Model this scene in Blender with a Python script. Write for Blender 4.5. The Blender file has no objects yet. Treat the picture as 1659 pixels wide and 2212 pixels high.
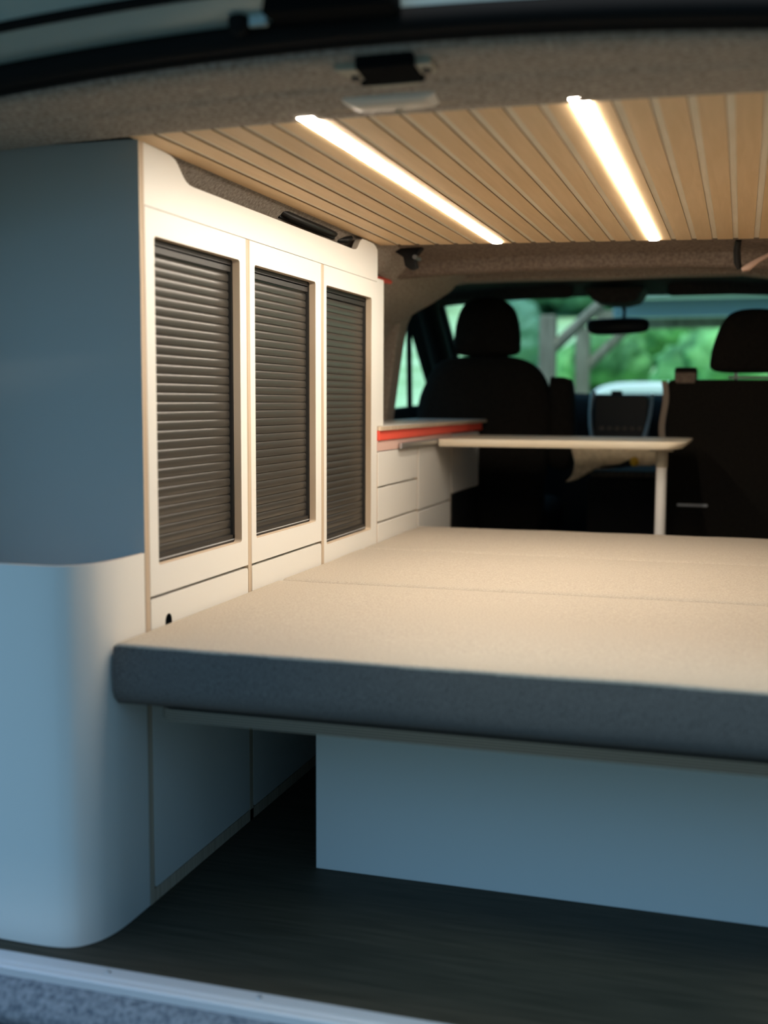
import bpy, bmesh, math, random
from mathutils import Vector, Matrix, noise as mnoise

random.seed(7)
S = bpy.context.scene
COL = S.collection

# ------------------------------------------------------------------ camera
cam_d = bpy.data.cameras.new('camera')
cam = bpy.data.objects.new('camera', cam_d)
COL.objects.link(cam)
FPX = 2486.0
cam_d.sensor_fit = 'VERTICAL'
cam_d.sensor_height = 36.0
cam_d.sensor_width = 27.0
cam_d.lens = FPX / 2212.0 * 36.0
cam_d.clip_start = 0.05
cam_d.clip_end = 300
_yaw, _pit, _rol = 0.299429334, -0.0965510896, 0.00389770983
_f = Vector((-math.sin(_yaw) * math.cos(_pit), math.cos(_yaw) * math.cos(_pit), math.sin(_pit)))
_r = Vector((math.cos(_yaw), math.sin(_yaw), 0.0))
_u = _r.cross(_f)
_c, _s = math.cos(_rol), math.sin(_rol)
_r2, _u2 = _c * _r + _s * _u, -_s * _r + _c * _u
cam.matrix_world = Matrix(((_r2.x, _u2.x, -_f.x, 0.0), (_r2.y, _u2.y, -_f.y, 0.0),
                           (_r2.z, _u2.z, -_f.z, 0.84), (0, 0, 0, 1)))
cam_d.dof.use_dof = True
cam_d.dof.focus_distance = 2.42
cam_d.dof.aperture_fstop = 2.0
S.camera = cam

# ------------------------------------------------------------------ colour management, world, sun
S.view_settings.view_transform = 'Standard'
S.view_settings.look = 'None'
S.view_settings.exposure = 0.0
S.view_settings.gamma = 1.0
S.view_settings.use_curve_mapping = False
S.cycles.use_denoising = True
S.cycles.max_bounces = 8
S.cycles.diffuse_bounces = 5
S.cycles.sample_clamp_indirect = 6.0
S.cycles.caustics_reflective = False
S.cycles.caustics_refractive = False

W = bpy.data.worlds.new('overcast_sky')
S.world = W
W.use_nodes = True
_n = W.node_tree.nodes
_l = W.node_tree.links
_n.clear()
_out = _n.new('ShaderNodeOutputWorld')
_bg = _n.new('ShaderNodeBackground')
_tc = _n.new('ShaderNodeTexCoord')
_sx = _n.new('ShaderNodeSeparateXYZ')
_rp = _n.new('ShaderNodeValToRGB')
_mr = _n.new('ShaderNodeMapRange')
_l.new(_tc.outputs['Generated'], _sx.inputs[0])
_l.new(_sx.outputs['Z'], _mr.inputs['Value'])
_mr.inputs['From Min'].default_value = -1
_mr.inputs['From Max'].default_value = 1
_l.new(_mr.outputs[0], _rp.inputs[0])
_e = _rp.color_ramp.elements
_e[0].position = 0.40; _e[0].color = (0.035, 0.06, 0.05, 1)
_e[1].position = 1.0; _e[1].color = (0.34, 0.70, 1.28, 1)
for _p, _cc in ((0.50, (0.10, 0.225, 0.27)), (0.60, (0.17, 0.37, 0.53)), (0.72, (0.34, 0.69, 1.14))):
    _x = _rp.color_ramp.elements.new(_p); _x.color = (*_cc, 1)
# the sky is more open on the left of the van than on its right
_mx = _n.new('ShaderNodeMapRange')
_mx.inputs['From Min'].default_value = -0.9
_mx.inputs['From Max'].default_value = 0.9
_mx.inputs['To Min'].default_value = 1.7
_mx.inputs['To Max'].default_value = 0.40
_l.new(_sx.outputs['X'], _mx.inputs['Value'])
_l.new(_rp.outputs[0], _bg.inputs['Color'])
_l.new(_mx.outputs[0], _bg.inputs['Strength'])
_l.new(_bg.outputs[0], _out.inputs[0])

sun_d = bpy.data.lights.new('sun', 'SUN')
sun_d.energy = 4.2
sun_d.angle = math.radians(20)
sun_d.color = (1.0, 0.97, 0.9)
sun = bpy.data.objects.new('sun', sun_d)
sun.rotation_euler = Vector((0.10, -0.45, 0.88)).to_track_quat('Z', 'Y').to_euler()
sun.location = (0, -5, 12)
COL.objects.link(sun)

LED_POWER = 84.0
LED_COLOR = (1.0, 0.885, 0.735)

# ------------------------------------------------------------------ materials
def srgb(r, g, b):
    f = lambda c: (c / 255 / 12.92) if c / 255 <= 0.04045 else ((c / 255 + 0.055) / 1.055) ** 2.4
    return (f(r), f(g), f(b), 1)

def mat(name, color, rough=0.5, metal=0.0, spec=0.5):
    m = bpy.data.materials.new(name)
    m.use_nodes = True
    b = m.node_tree.nodes['Principled BSDF']
    b.inputs['Base Color'].default_value = (*color[:3], 1)
    b.inputs['Roughness'].default_value = rough
    b.inputs['Metallic'].default_value = metal
    b.inputs['Specular IOR Level'].default_value = spec
    return m

def tex(m, kind='noise', scale=(1, 1, 1), size=10.0, detail=4.0, c0=(0.4,) * 3, c1=(0.6,) * 3, lo=0.35, hi=0.65,
        bump=0.0, bdist=0.001, distort=0.0, bsize=None):
    nt = m.node_tree
    b = nt.nodes['Principled BSDF']
    tc = nt.nodes.new('ShaderNodeTexCoord')
    mp = nt.nodes.new('ShaderNodeMapping')
    mp.inputs['Scale'].default_value = scale
    nt.links.new(tc.outputs['Object'], mp.inputs['Vector'])
    if kind == 'noise':
        t = nt.nodes.new('ShaderNodeTexNoise')
        t.inputs['Scale'].default_value = size
        t.inputs['Detail'].default_value = detail
        t.inputs['Distortion'].default_value = distort
        o = t.outputs['Fac']
    elif kind == 'wave':
        t = nt.nodes.new('ShaderNodeTexWave')
        t.inputs['Scale'].default_value = size
        t.inputs['Distortion'].default_value = distort
        t.inputs['Detail'].default_value = detail
        o = t.outputs['Fac']
    nt.links.new(mp.outputs[0], t.inputs['Vector'])
    r = nt.nodes.new('ShaderNodeValToRGB')
    r.color_ramp.elements[0].position = lo
    r.color_ramp.elements[1].position = hi
    r.color_ramp.elements[0].color = (*c0[:3], 1)
    r.color_ramp.elements[1].color = (*c1[:3], 1)
    nt.links.new(o, r.inputs[0])
    nt.links.new(r.outputs[0], b.inputs['Base Color'])
    if bump:
        bp = nt.nodes.new('ShaderNodeBump')
        bp.inputs['Strength'].default_value = bump
        bp.inputs['Distance'].default_value = bdist
        if bsize:
            t2 = nt.nodes.new('ShaderNodeTexNoise')
            t2.inputs['Scale'].default_value = bsize
            t2.inputs['Detail'].default_value = 3
            nt.links.new(mp.outputs[0], t2.inputs['Vector'])
            o = t2.outputs['Fac']
        nt.links.new(o, bp.inputs['Height'])
        nt.links.new(bp.outputs[0], b.inputs['Normal'])
    return m

M = {}
M['laminate'] = mat('white_laminate', (0.80, 0.78, 0.73), 0.42, spec=0.35)
M['grey_laminate'] = mat('grey_laminate', (0.44, 0.45, 0.43), 0.5, spec=0.3)  # white laminate greyed down: the end panel's shade is in its colour
M['ply'] = tex(mat('birch_ply_edge', (0.55, 0.40, 0.26), 0.6), 'noise', (3, 400, 3), 1.0, 1, (0.45, 0.34, 0.235), (0.64, 0.52, 0.39))
M['ply_z'] = tex(mat('birch_ply_layers', (0.4, 0.3, 0.2), 0.6), 'wave', (0, 0, 1), 82.0, 0, (0.03, 0.024, 0.016), (0.19, 0.15, 0.10), 0.25, 0.75)
M['ply_z'].node_tree.nodes['Wave Texture'].bands_direction = 'Z'
M['birch'] = tex(mat('birch_panel', (0.58, 0.38, 0.21), 0.5, spec=0.3), 'noise', (26, 1.6, 8), 3.0, 6,
                 (0.72, 0.50, 0.275), (0.80, 0.57, 0.34), 0.3, 0.75, distort=0.6)
M['birch_pale'] = tex(mat('birch_batten', (0.64, 0.47, 0.30), 0.6, spec=0.2), 'noise', (40, 2, 8), 3.0, 4,
                      (0.80, 0.69, 0.52), (0.86, 0.76, 0.60))
M['felt'] = tex(mat('grey_felt', (0.26, 0.23, 0.20), 0.95, spec=0.1), 'noise', (1, 1, 1), 170.0, 6,
                (0.23, 0.19, 0.155), (0.50, 0.435, 0.37), 0.3, 0.72, bump=0.7, bdist=0.0015)
M['felt_dark'] = tex(mat('dark_headliner', (0.07, 0.062, 0.055), 0.95, spec=0.1), 'noise', (1, 1, 1), 120.0, 4,
                     (0.055, 0.05, 0.045), (0.085, 0.075, 0.065))
M['felt_brown'] = tex(mat('brown_felt', (0.2, 0.15, 0.12), 0.95, spec=0.1), 'noise', (1, 1, 1), 110.0, 5,
                      (0.15, 0.115, 0.09), (0.24, 0.19, 0.155))
M['shutter'] = mat('graphite_shutter', (0.046, 0.042, 0.036), 0.33, spec=0.5)
M['shutter_dark'] = mat('shutter_track', (0.02, 0.019, 0.018), 0.5)
M['cushion'] = tex(mat('heather_fabric', (0.47, 0.39, 0.31), 0.95, spec=0.1), 'noise', (1, 1, 1), 300.0, 5,
                   (0.34, 0.295, 0.238), (0.47, 0.415, 0.345), 0.28, 0.72, bump=0.6, bdist=0.0012, bsize=650)
M['cushion_side'] = tex(mat('slate_fabric', (0.15, 0.145, 0.14), 0.95, spec=0.1), 'noise', (1, 1, 0.4), 700.0, 3,
                        (0.085, 0.076, 0.070), (0.18, 0.160, 0.147), 0.3, 0.7, bump=0.5, bdist=0.0012, bsize=600)
M['floor'] = tex(mat('dark_wood_vinyl', (0.03, 0.027, 0.022), 0.6, spec=0.2), 'noise', (2.2, 40, 4), 3.0, 6,
                 (0.028, 0.027, 0.018), (0.062, 0.055, 0.039), 0.3, 0.75, bump=0.15, bdist=0.0006)
M['alu'] = mat('brushed_aluminium', (0.50, 0.53, 0.56), 0.5, 0.15)
M['steel'] = mat('dull_steel', (0.5, 0.5, 0.5), 0.35, 0.9)
M['carpet'] = tex(mat('blue_grey_felt', (0.3, 0.33, 0.37), 1.0, spec=0.05), 'noise', (1, 1, 1), 120.0, 8,
                  (0.07, 0.095, 0.125), (0.21, 0.25, 0.29), 0.3, 0.72, bump=0.6, bdist=0.003)
M['black'] = mat('black_plastic', (0.012, 0.012, 0.012), 0.45, spec=0.3)
M['rubber'] = mat('black_rubber', (0.008, 0.008, 0.008), 0.8, spec=0.10)
M['seat'] = tex(mat('black_seat_cloth', (0.02, 0.018, 0.015), 0.95, spec=0.08), 'noise', (1, 1, 1), 150.0, 3,
                (0.010, 0.009, 0.0075), (0.018, 0.016, 0.0135))
M['dash'] = mat('dashboard_plastic', (0.014, 0.014, 0.014), 0.8, spec=0.08)
M['silver'] = mat('silver_trim', (0.50, 0.54, 0.57), 0.35, 0.5)
M['red'] = mat('red_strip', (0.88, 0.10, 0.06), 0.5)
M['void'] = mat('matte_black', (0.006, 0.006, 0.006), 0.95, spec=0.05)
M['table'] = tex(mat('pale_table_birch', (0.8, 0.68, 0.5), 0.5), 'noise', (3, 30, 3), 3.0, 4, (0.86, 0.75, 0.57), (0.90, 0.81, 0.65))
M['pink'] = mat('pale_pink_laminate', (0.75, 0.50, 0.43), 0.5)  # tinted pink to paint in the red rail's reflection
M['white_plastic'] = mat('white_plastic', (0.74, 0.67, 0.58), 0.5, spec=0.3)
M['leg_white'] = mat('white_leg_paint', (0.84, 0.82, 0.78), 0.4)
M['lens'] = mat('frosted_lens', (0.66, 0.58, 0.48), 0.3, spec=0.35)
M['paint'] = mat('silver_van_paint', (0.33, 0.41, 0.39), 0.28, 0.15, spec=0.6)
M['putty'] = mat('beige_bracket', (0.42, 0.37, 0.28), 0.6)
M['belt'] = mat('beige_webbing', (0.26, 0.21, 0.165), 0.8)
M['cloth'] = tex(mat('beige_cloth', (0.5, 0.39, 0.24), 0.9, spec=0.1), 'noise', (1, 1, 1), 60.0, 4, (0.60, 0.49, 0.33), (0.78, 0.66, 0.47))
M['yellow'] = mat('yellow_cap', (0.80, 0.52, 0.05), 0.5)
M['handle_pink'] = mat('beige_lever', (0.55, 0.36, 0.27), 0.5)
M['post_wood'] = tex(mat('weathered_timber', (0.32, 0.29, 0.25), 0.8), 'noise', (8, 8, 1), 4.0, 4, (0.17, 0.15, 0.12), (0.30, 0.265, 0.22))
M['roof_sheet'] = mat('pale_roof_sheet', (0.50, 0.60, 0.62), 0.5)
M['lawn'] = tex(mat('pale_lawn', (0.3, 0.45, 0.2), 0.95), 'noise', (1, 1, 1), 1.2, 6, (0.30, 0.46, 0.22), (0.62, 0.80, 0.52), 0.3, 0.7)
M['ground'] = tex(mat('gravel_ground', (0.2, 0.22, 0.18), 0.95), 'noise', (1, 1, 1), 3.0, 6, (0.045, 0.065, 0.06), (0.085, 0.105, 0.10))
M['leaf'] = tex(mat('green_leaves', (0.1, 0.3, 0.08), 0.8), 'noise', (1, 1, 1), 1.6, 6, (0.045, 0.15, 0.05), (0.26, 0.60, 0.20), 0.35, 0.68)
M['leaf_dark'] = tex(mat('teal_leaves', (0.08, 0.22, 0.12), 0.8), 'noise', (1, 1, 1), 1.0, 6, (0.06, 0.17, 0.11), (0.20, 0.38, 0.27), 0.3, 0.7)
M['bark'] = mat('bark', (0.12, 0.09, 0.07), 0.9)
M['car_paint'] = mat('white_car_paint', (0.80, 0.82, 0.86), 0.2, spec=0.6)
M['car_glass'] = mat('car_dark_glass', (0.05, 0.10, 0.10), 0.08, spec=0.8)

def emission(name, color, strength):
    m = bpy.data.materials.new(name)
    m.use_nodes = True
    nt = m.node_tree
    nt.nodes.clear()
    o = nt.nodes.new('ShaderNodeOutputMaterial')
    e = nt.nodes.new('ShaderNodeEmission')
    e.inputs['Color'].default_value = (*color, 1)
    e.inputs['Strength'].default_value = strength
    nt.links.new(e.outputs[0], o.inputs[0])
    return m
M['led'] = emission('warm_led', LED_COLOR, LED_POWER)

def glass(name, tint=(0.80, 0.92, 0.88)):
    m = bpy.data.materials.new(name)
    m.use_nodes = True
    nt = m.node_tree
    nt.nodes.clear()
    o = nt.nodes.new('ShaderNodeOutputMaterial')
    t = nt.nodes.new('ShaderNodeBsdfTransparent')
    t.inputs['Color'].default_value = (*tint, 1)
    g = nt.nodes.new('ShaderNodeBsdfGlossy')
    g.inputs['Roughness'].default_value = 0.02
    x = nt.nodes.new('ShaderNodeMixShader')
    x.inputs[0].default_value = 0.05
    nt.links.new(t.outputs[0], x.inputs[1])
    nt.links.new(g.outputs[0], x.inputs[2])
    nt.links.new(x.outputs[0], o.inputs[0])
    return m
M['glass'] = glass('tinted_glass')
M['tail_glass'] = glass('dark_tinted_glass', (0.45, 0.50, 0.50))

# ------------------------------------------------------------------ mesh helpers
def obj(name, bm, m, parent=None, bevel=0.0, seg=2, smooth=False, angle=40):
    bmesh.ops.recalc_face_normals(bm, faces=bm.faces)
    me = bpy.data.meshes.new(name)
    bm.to_mesh(me)
    bm.free()
    o = bpy.data.objects.new(name, me)
    COL.objects.link(o)
    for q in (m if isinstance(m, (list, tuple)) else [m]):
        me.materials.append(M[q] if isinstance(q, str) else q)
    if parent is not None:
        o.parent = parent
        o.matrix_parent_inverse = Matrix.Translation(parent.location).inverted()
    if bevel:
        b = o.modifiers.new('bevel', 'BEVEL')
        b.width = bevel
        b.segments = seg
        b.limit_method = 'ANGLE'
        b.angle_limit = math.radians(35)
    if smooth or bevel:
        for p in me.polygons:
            p.use_smooth = True
        es = o.modifiers.new('split', 'EDGE_SPLIT') if (smooth and not bevel) else None
        if es:
            es.split_angle = math.radians(angle)
        if bevel:
            w = o.modifiers.new('wn', 'WEIGHTED_NORMAL')
            w.keep_sharp = True
    return o

def tag(o, label, cat, group=None):
    o['label'] = label
    o['category'] = cat
    if group:
        o['group'] = group
    return o

def thing(name, label, cat, loc=(0, 0, 0), group=None):
    o = bpy.data.objects.new(name, None)
    o.empty_display_size = 0.05
    o.location = loc
    COL.objects.link(o)
    return tag(o, label, cat, group)

def struct(o, label=None):
    o['kind'] = 'structure'
    if label:
        o['label'] = label
    return o

def box(x0, x1, y0, y1, z0, z1, bm=None, mi=0):
    bm = bm or bmesh.new()
    v = [bm.verts.new((x, y, z)) for x in (x0, x1) for y in (y0, y1) for z in (z0, z1)]
    for q in ((0, 1, 3, 2), (4, 6, 7, 5), (0, 4, 5, 1), (2, 3, 7, 6), (0, 2, 6, 4), (1, 5, 7, 3)):
        bm.faces.new([v[i] for i in q]).material_index = mi
    return bm

AX = {'x': lambda a, b, d: (d, a, b), 'y': lambda a, b, d: (a, d, b), 'z': lambda a, b, d: (a, b, d)}

def prism(pts, axis, d0, d1, holes=(), bm=None, cap=0, side=0, hole_side=None):
    """polygon pts (2D) with optional holes, extruded along an axis from d0 to d1"""
    bm = bm or bmesh.new()
    hole_side = side if hole_side is None else hole_side
    P = AX[axis]
    before = set(bm.faces)
    for d in (d0, d1):
        edges = []
        for loop in [pts] + list(holes):
            vs = [bm.verts.new(P(a, b, d)) for a, b in loop]
            edges += [bm.edges.new((vs[i], vs[(i + 1) % len(vs)])) for i in range(len(vs))]
        if holes:
            r = bmesh.ops.triangle_fill(bm, use_beauty=True, use_dissolve=False, edges=edges)
            for f in r['geom']:
                if isinstance(f, bmesh.types.BMFace):
                    f.material_index = cap
        else:
            f = bm.faces.new([e.verts[0] for e in edges])
            f.material_index = cap
    for k, loop in enumerate([pts] + list(holes)):
        n = len(loop)
        a = [bm.verts.new(P(p[0], p[1], d0)) for p in loop]
        b = [bm.verts.new(P(p[0], p[1], d1)) for p in loop]
        for i in range(n):
            j = (i + 1) % n
            bm.faces.new((a[i], a[j], b[j], b[i])).material_index = side if k == 0 else hole_side
    bmesh.ops.remove_doubles(bm, verts=bm.verts, dist=1e-6)
    return bm

def rect(a0, a1, b0, b1, r=0.0, n=4):
    if r <= 0:
        return [(a0, b0), (a1, b0), (a1, b1), (a0, b1)]
    out = []
    for cx, cy, s in ((a1 - r, b0 + r, -90), (a1 - r, b1 - r, 0), (a0 + r, b1 - r, 90), (a0 + r, b0 + r, 180)):
        for i in range(n + 1):
            t = math.radians(s + 90 * i / n)
            out.append((cx + r * math.cos(t), cy + r * math.sin(t)))
    return out

def ell(ca, cb, ra, rb, n=20):
    return [(ca + ra * math.cos(2 * math.pi * i / n), cb + rb * math.sin(2 * math.pi * i / n)) for i in range(n)]

def tube(pts, r, n=10, bm=None, mi=0, caps=True):
    bm = bm or bmesh.new()
    pts = [Vector(p) for p in pts]
    rr = r if isinstance(r, (list, tuple)) else [r] * len(pts)
    rings = []
    for i, p in enumerate(pts):
        t = (pts[min(i + 1, len(pts) - 1)] - pts[max(i - 1, 0)]).normalized()
        up = Vector((0, 0, 1)) if abs(t.z) < 0.95 else Vector((1, 0, 0))
        a = t.cross(up).normalized()
        b = a.cross(t)
        rings.append([bm.verts.new(p + rr[i] * (math.cos(2 * math.pi * k / n) * a + math.sin(2 * math.pi * k / n) * b)) for k in range(n)])
    for i in range(len(rings) - 1):
        for k in range(n):
            bm.faces.new((rings[i][k], rings[i][(k + 1) % n], rings[i + 1][(k + 1) % n], rings[i + 1][k])).material_index = mi
    if caps:
        bm.faces.new(rings[0][::-1]).material_index = mi
        bm.faces.new(rings[-1]).material_index = mi
    return bm

def grid(rows, bm=None, mi=0):
    bm = bm or bmesh.new()
    vs = [[bm.verts.new(p) for p in r] for r in rows]
    for i in range(len(vs) - 1):
        for j in range(len(vs[0]) - 1):
            bm.faces.new((vs[i][j], vs[i][j + 1], vs[i + 1][j + 1], vs[i + 1][j])).material_index = mi
    return bm

def thick_grid(rows, off):
    """closed solid: grid plus a copy shifted by off"""
    bm = bmesh.new()
    o = Vector(off)
    A = [[bm.verts.new(p) for p in r] for r in rows]
    B = [[bm.verts.new(Vector(p) + o) for p in r] for r in rows]
    R, C = len(A), len(A[0])
    for i in range(R - 1):
        for j in range(C - 1):
            bm.faces.new((A[i][j], A[i][j + 1], A[i + 1][j + 1], A[i + 1][j]))
            bm.faces.new((B[i][j], B[i + 1][j], B[i + 1][j + 1], B[i][j + 1]))
    for i in range(R - 1):
        bm.faces.new((A[i][0], A[i + 1][0], B[i + 1][0], B[i][0]))
        bm.faces.new((A[i][C - 1], B[i][C - 1], B[i + 1][C - 1], A[i + 1][C - 1]))
    for j in range(C - 1):
        bm.faces.new((A[0][j], B[0][j], B[0][j + 1], A[0][j + 1]))
        bm.faces.new((A[R - 1][j], A[R - 1][j + 1], B[R - 1][j + 1], B[R - 1][j]))
    return bm

def sphere(c, r, sc=(1, 1, 1), sub=3, bm=None, mi=0):
    bm = bm or bmesh.new()
    res = bmesh.ops.create_icosphere(bm, subdivisions=sub, radius=r)
    for v in res['verts']:
        v.co = Vector((v.co.x * sc[0] + c[0], v.co.y * sc[1] + c[1], v.co.z * sc[2] + c[2]))
    return bm

# ================================================================== THE SETTING
XL, XR, XC = -1.36, 0.42, -0.47          # inner sides and middle of the van
XF = -0.914                              # front plane of the cabinets
GZ = -0.55                               # outside ground

def mir(x):
    return 2 * XC - x

# --- ground and hillside outside
bm = box(-40, 40, -20, 9.0, GZ - 0.3, GZ)
struct(obj('ground', bm, 'ground'))
rows = []
for i in range(22):
    y = 9.0 + i * 2.2
    row = []
    for j in range(24):
        x = -36 + j * 3.0
        z = GZ + max(0, y - 9.0) * 0.165 + 0.25 * mnoise.noise(Vector((x * 0.2, y * 0.2, 0)))* min(1, (y - 9) / 6)
        row.append((x, y, z))
    rows.append(row)
struct(obj('hillside', thick_grid(rows, (0, 0, -0.4)), 'lawn', smooth=True))

# --- van floor
bm = prism([(-1.34, 1.43), (0.40, 1.43), (0.40, 5.6), (-1.34, 5.6)], 'z', -0.03, 0.0)
struct(obj('floor', bm, 'floor'))

# --- side walls (felt lined, solid out to the van's outer skin)
wall_in = [(-0.905, 1.262), (-0.925, 1.251), (-0.945, 1.238), (-0.968, 1.214), (-1.03, 1.175), (-1.08, 1.150), (-1.17, 1.10), (-1.25, 0.96), (-1.31, 0.78), (-1.345, 0.45), (-1.36, 0.0)]
wall_poly = wall_in + [(-1.36, -0.1), (-1.47, -0.1), (-1.47, 0.6), (-1.42, 1.15), (-1.33, 1.36), (-0.905, 1.36)]
struct(obj('wall_left', prism(wall_poly, 'y', 1.668, 3.90), 'felt', smooth=True, angle=30))
struct(obj('wall_right', prism([(0.415, 1.262), (0.432, 1.20), (0.44, 0.90), (0.45, 0.0), (0.45, -0.1), (0.56, -0.1), (0.56, 1.36), (0.415, 1.36)], 'y', 1.585, 3.90), 'felt', smooth=True, angle=30))

# --- roof slab over everything
rows = []
for y in (1.30, 2.0, 3.5, 4.6, 5.0):
    rows.append([(x, y, (1.37 if y < 4.7 else 1.34) + 0.02 * (1 - ((x - XC) / 0.95) ** 2)) for x in [XC - 0.95 + 0.19 * k for k in range(11)]])
struct(obj('roof', thick_grid(rows, (0, 0, 0.03)), 'paint', smooth=True))

# --- slatted birch ceiling: backing board, slats with an open joint between them
bm = bmesh.new()
P0 = 0.0495
def yfar(x):
    return 3.055 + 0.135 * x
def strip(xa, xb, z0, z1, mi):
    bmv = [(xa, 1.57), (xb, 1.57), (xb, yfar(xb)), (xa, yfar(xa))]
    prism(bmv, 'z', z0, z1, bm=bm, cap=mi, side=2 if mi == 0 else mi)
strip(-0.918, 0.43, 1.2472, 1.2600, 1)
edges = [0.0165 + P0 * k for k in range(-18, 9)]
LEDX = (-0.610, -0.2215)
for i, e in enumerate(edges):
    a, b = e + 0.0125, e + P0
    if b > 0.43:
        b = 0.43
    strip(a, b, 1.2445, 1.2472, 0)
strip(-0.918, edges[0], 1.2445, 1.2472, 0)
M['cut_edge'] = mat('dark_cut_edge', (0.26, 0.16, 0.08), 0.7)
struct(obj('ceiling', bm, ['birch', 'birch_pale', 'cut_edge']))

# --- felt headliner over the tailgate opening: rounded cross beam, arched across the van
def arch(x, zc, k, ex=2.6):
    t = abs(x - XC)
    return zc - k * t ** ex
def beam_rows(prof):
    rows = []
    for (y, zc, k) in prof:
        row = []
        for i in range(41):
            x = -1.40 + i * (1.86 / 40)
            t = abs(x - XC)
            row.append((x, y + 0.02 * max(0, t - 0.55), zc - k * t ** 2 - 2.2 * max(0, t - 0.74) ** 2.2))
        rows.append(row)
    return rows
prof = [(1.655, 1.262, 0.03), (1.620, 1.248, 0.028), (1.606, 1.243, 0.020), (1.585, 1.2435, 0.022), (1.545, 1.2470, 0.03),
        (1.514, 1.2530, 0.048), (1.506, 1.2538, 0.056), (1.500, 1.2570, 0.060), (1.492, 1.2585, 0.062), (1.46, 1.2600, 0.066), (1.432, 1.2618, 0.070),
        (1.414, 1.2655, 0.072), (1.406, 1.2705, 0.074), (1.402, 1.2780, 0.078), (1.400, 1.288, 0.080), (1.399, 1.298, 0.082)]
struct(obj('trim_1', thick_grid(beam_rows(prof), (0, 0, 0.075)), 'felt', smooth=True, angle=60), 'grey felt headliner beam over the tailgate opening')

# --- rear body pillars either side of the opening
for k, (xi, xo) in enumerate(((-1.335, -1.475), (0.435, 0.565))):
    b = prism([(xi, -0.10), (xo, -0.10), (xo, 0.60), (xo * 0.97, 1.15), (xi + (xo - xi) * 0.35, 1.34), (xi, 1.30)], 'y', 1.43, 1.667)
    struct(obj('trim_%d' % (15 + k), b, 'paint', bevel=0.012), 'painted rear body pillar')

# --- rubber seal and painted flange around the opening
def seal_pt(x, dy=0, dz=0):
    t = abs(x - XC)
    return (x, 1.352 + dy + 0.02 * max(0, t - 0.55), 1.287 + dz - 0.090 * t ** 2 - 2.2 * max(0, t - 0.74) ** 2.2)
xs = [-1.36 + i * (1.78 / 44) for i in range(45)]
bm = tube([seal_pt(x) for x in xs], 0.0165, 12)
tube([seal_pt(x, 0.022, -0.0085) for x in xs], 0.0105, 10, bm)
struct(obj('trim_2', bm, 'rubber', smooth=True), 'black rubber seal along the top of the opening')
xa = [x for x in xs if x < -0.42] + [-0.40]
rows = [[seal_pt(x, dy, dz) for x in xa] for dy, dz in ((-0.004, 0.008), (-0.025, 0.012), (-0.052, 0.018), (-0.075, 0.030))]
xb = [-0.3995] + [x for x in xs if x > -0.38]
face = [[seal_pt(x, -0.012, dz) for x in xb] for dz in (0.012, 0.03, 0.055)]
struct(obj('trim_14', thick_grid(face, (0, 0.012, 0.0)), 'paint', smooth=True, angle=60), 'painted upright body edge above the rubber seal')
struct(obj('trim_3', thick_grid(rows, (0, 0.004, 0.02)), 'paint', smooth=True, angle=60), 'painted body flange above the rubber seal')

# --- bumper edge: aluminium sill strip, felt lining, dark bumper
t = tag(obj('sill_strip', prism([(1.437, 0.0), (1.437, 0.004), (1.412, 0.0045), (1.407, 0.0025), (1.399, 0.002), (1.3965, 0.0), (1.3955, -0.012), (1.398, -0.012), (1.400, -0.001)], 'x', -1.30, 0.38), 'alu'),
        'long aluminium sill strip edging the dark floor', 'sill strip')
for x in (-0.86, -0.62, -0.35, -0.1):
    bm = bmesh.new()
    bmesh.ops.create_cone(bm, cap_ends=True, segments=16, radius1=0.0042, radius2=0.0032, depth=0.0016,
                          matrix=Matrix.Translation((x, 1.424, 0.0052)))
    obj('screw', bm, 'steel', t)
rows = []
for i, (y, z) in enumerate(((1.402, -0.0095), (1.390, -0.0125), (1.376, -0.022), (1.362, -0.036), (1.354, -0.050))):
    rows.append([(-1.34 + j * 0.02, y + 0.0015 * mnoise.noise(Vector((j * 0.9, i, 0))), z + 0.0015 * mnoise.noise(Vector((j * 0.7, i, 3)))) for j in range(87)])
struct(obj('trim_4', thick_grid(rows, (0, 0.02, -0.03)), 'carpet', smooth=True, angle=80), 'blue-grey felt lining below the sill strip')
struct(obj('trim_5', prism([(1.36, -0.062), (1.31, -0.078), (1.24, -0.10), (1.22, -0.35), (1.36, -0.35)], 'x', -1.46, 0.52), 'rubber', bevel=0.01), 'dark rear bumper below the felt lining')

# --- cross beams of the roof in front of the slatted ceiling
def loft(prof, x0, x1, n, fx=lambda x: 0.0, off=(0, 0, 0.05)):
    rows = []
    for (y, z) in prof:
        rows.append([(x0 + (x1 - x0) * i / n, y, z + fx(x0 + (x1 - x0) * i / n)) for i in range(n + 1)])
    return thick_grid(rows, off)
ar = lambda x: -0.06 * abs(x - XC) ** 2.4
struct(obj('trim_6', loft([(3.06, 1.268), (3.20, 1.262), (3.275, 1.256), (3.295, 1.250), (3.305, 1.222), (3.32, 1.214), (3.36, 1.214), (3.40, 1.23), (3.42, 1.28), (3.70, 1.292), (3.90, 1.292)], -1.20, 0.44, 24, ar), 'felt_brown', smooth=True, angle=50),
       'brown felt roof beam in front of the slatted ceiling')
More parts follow.
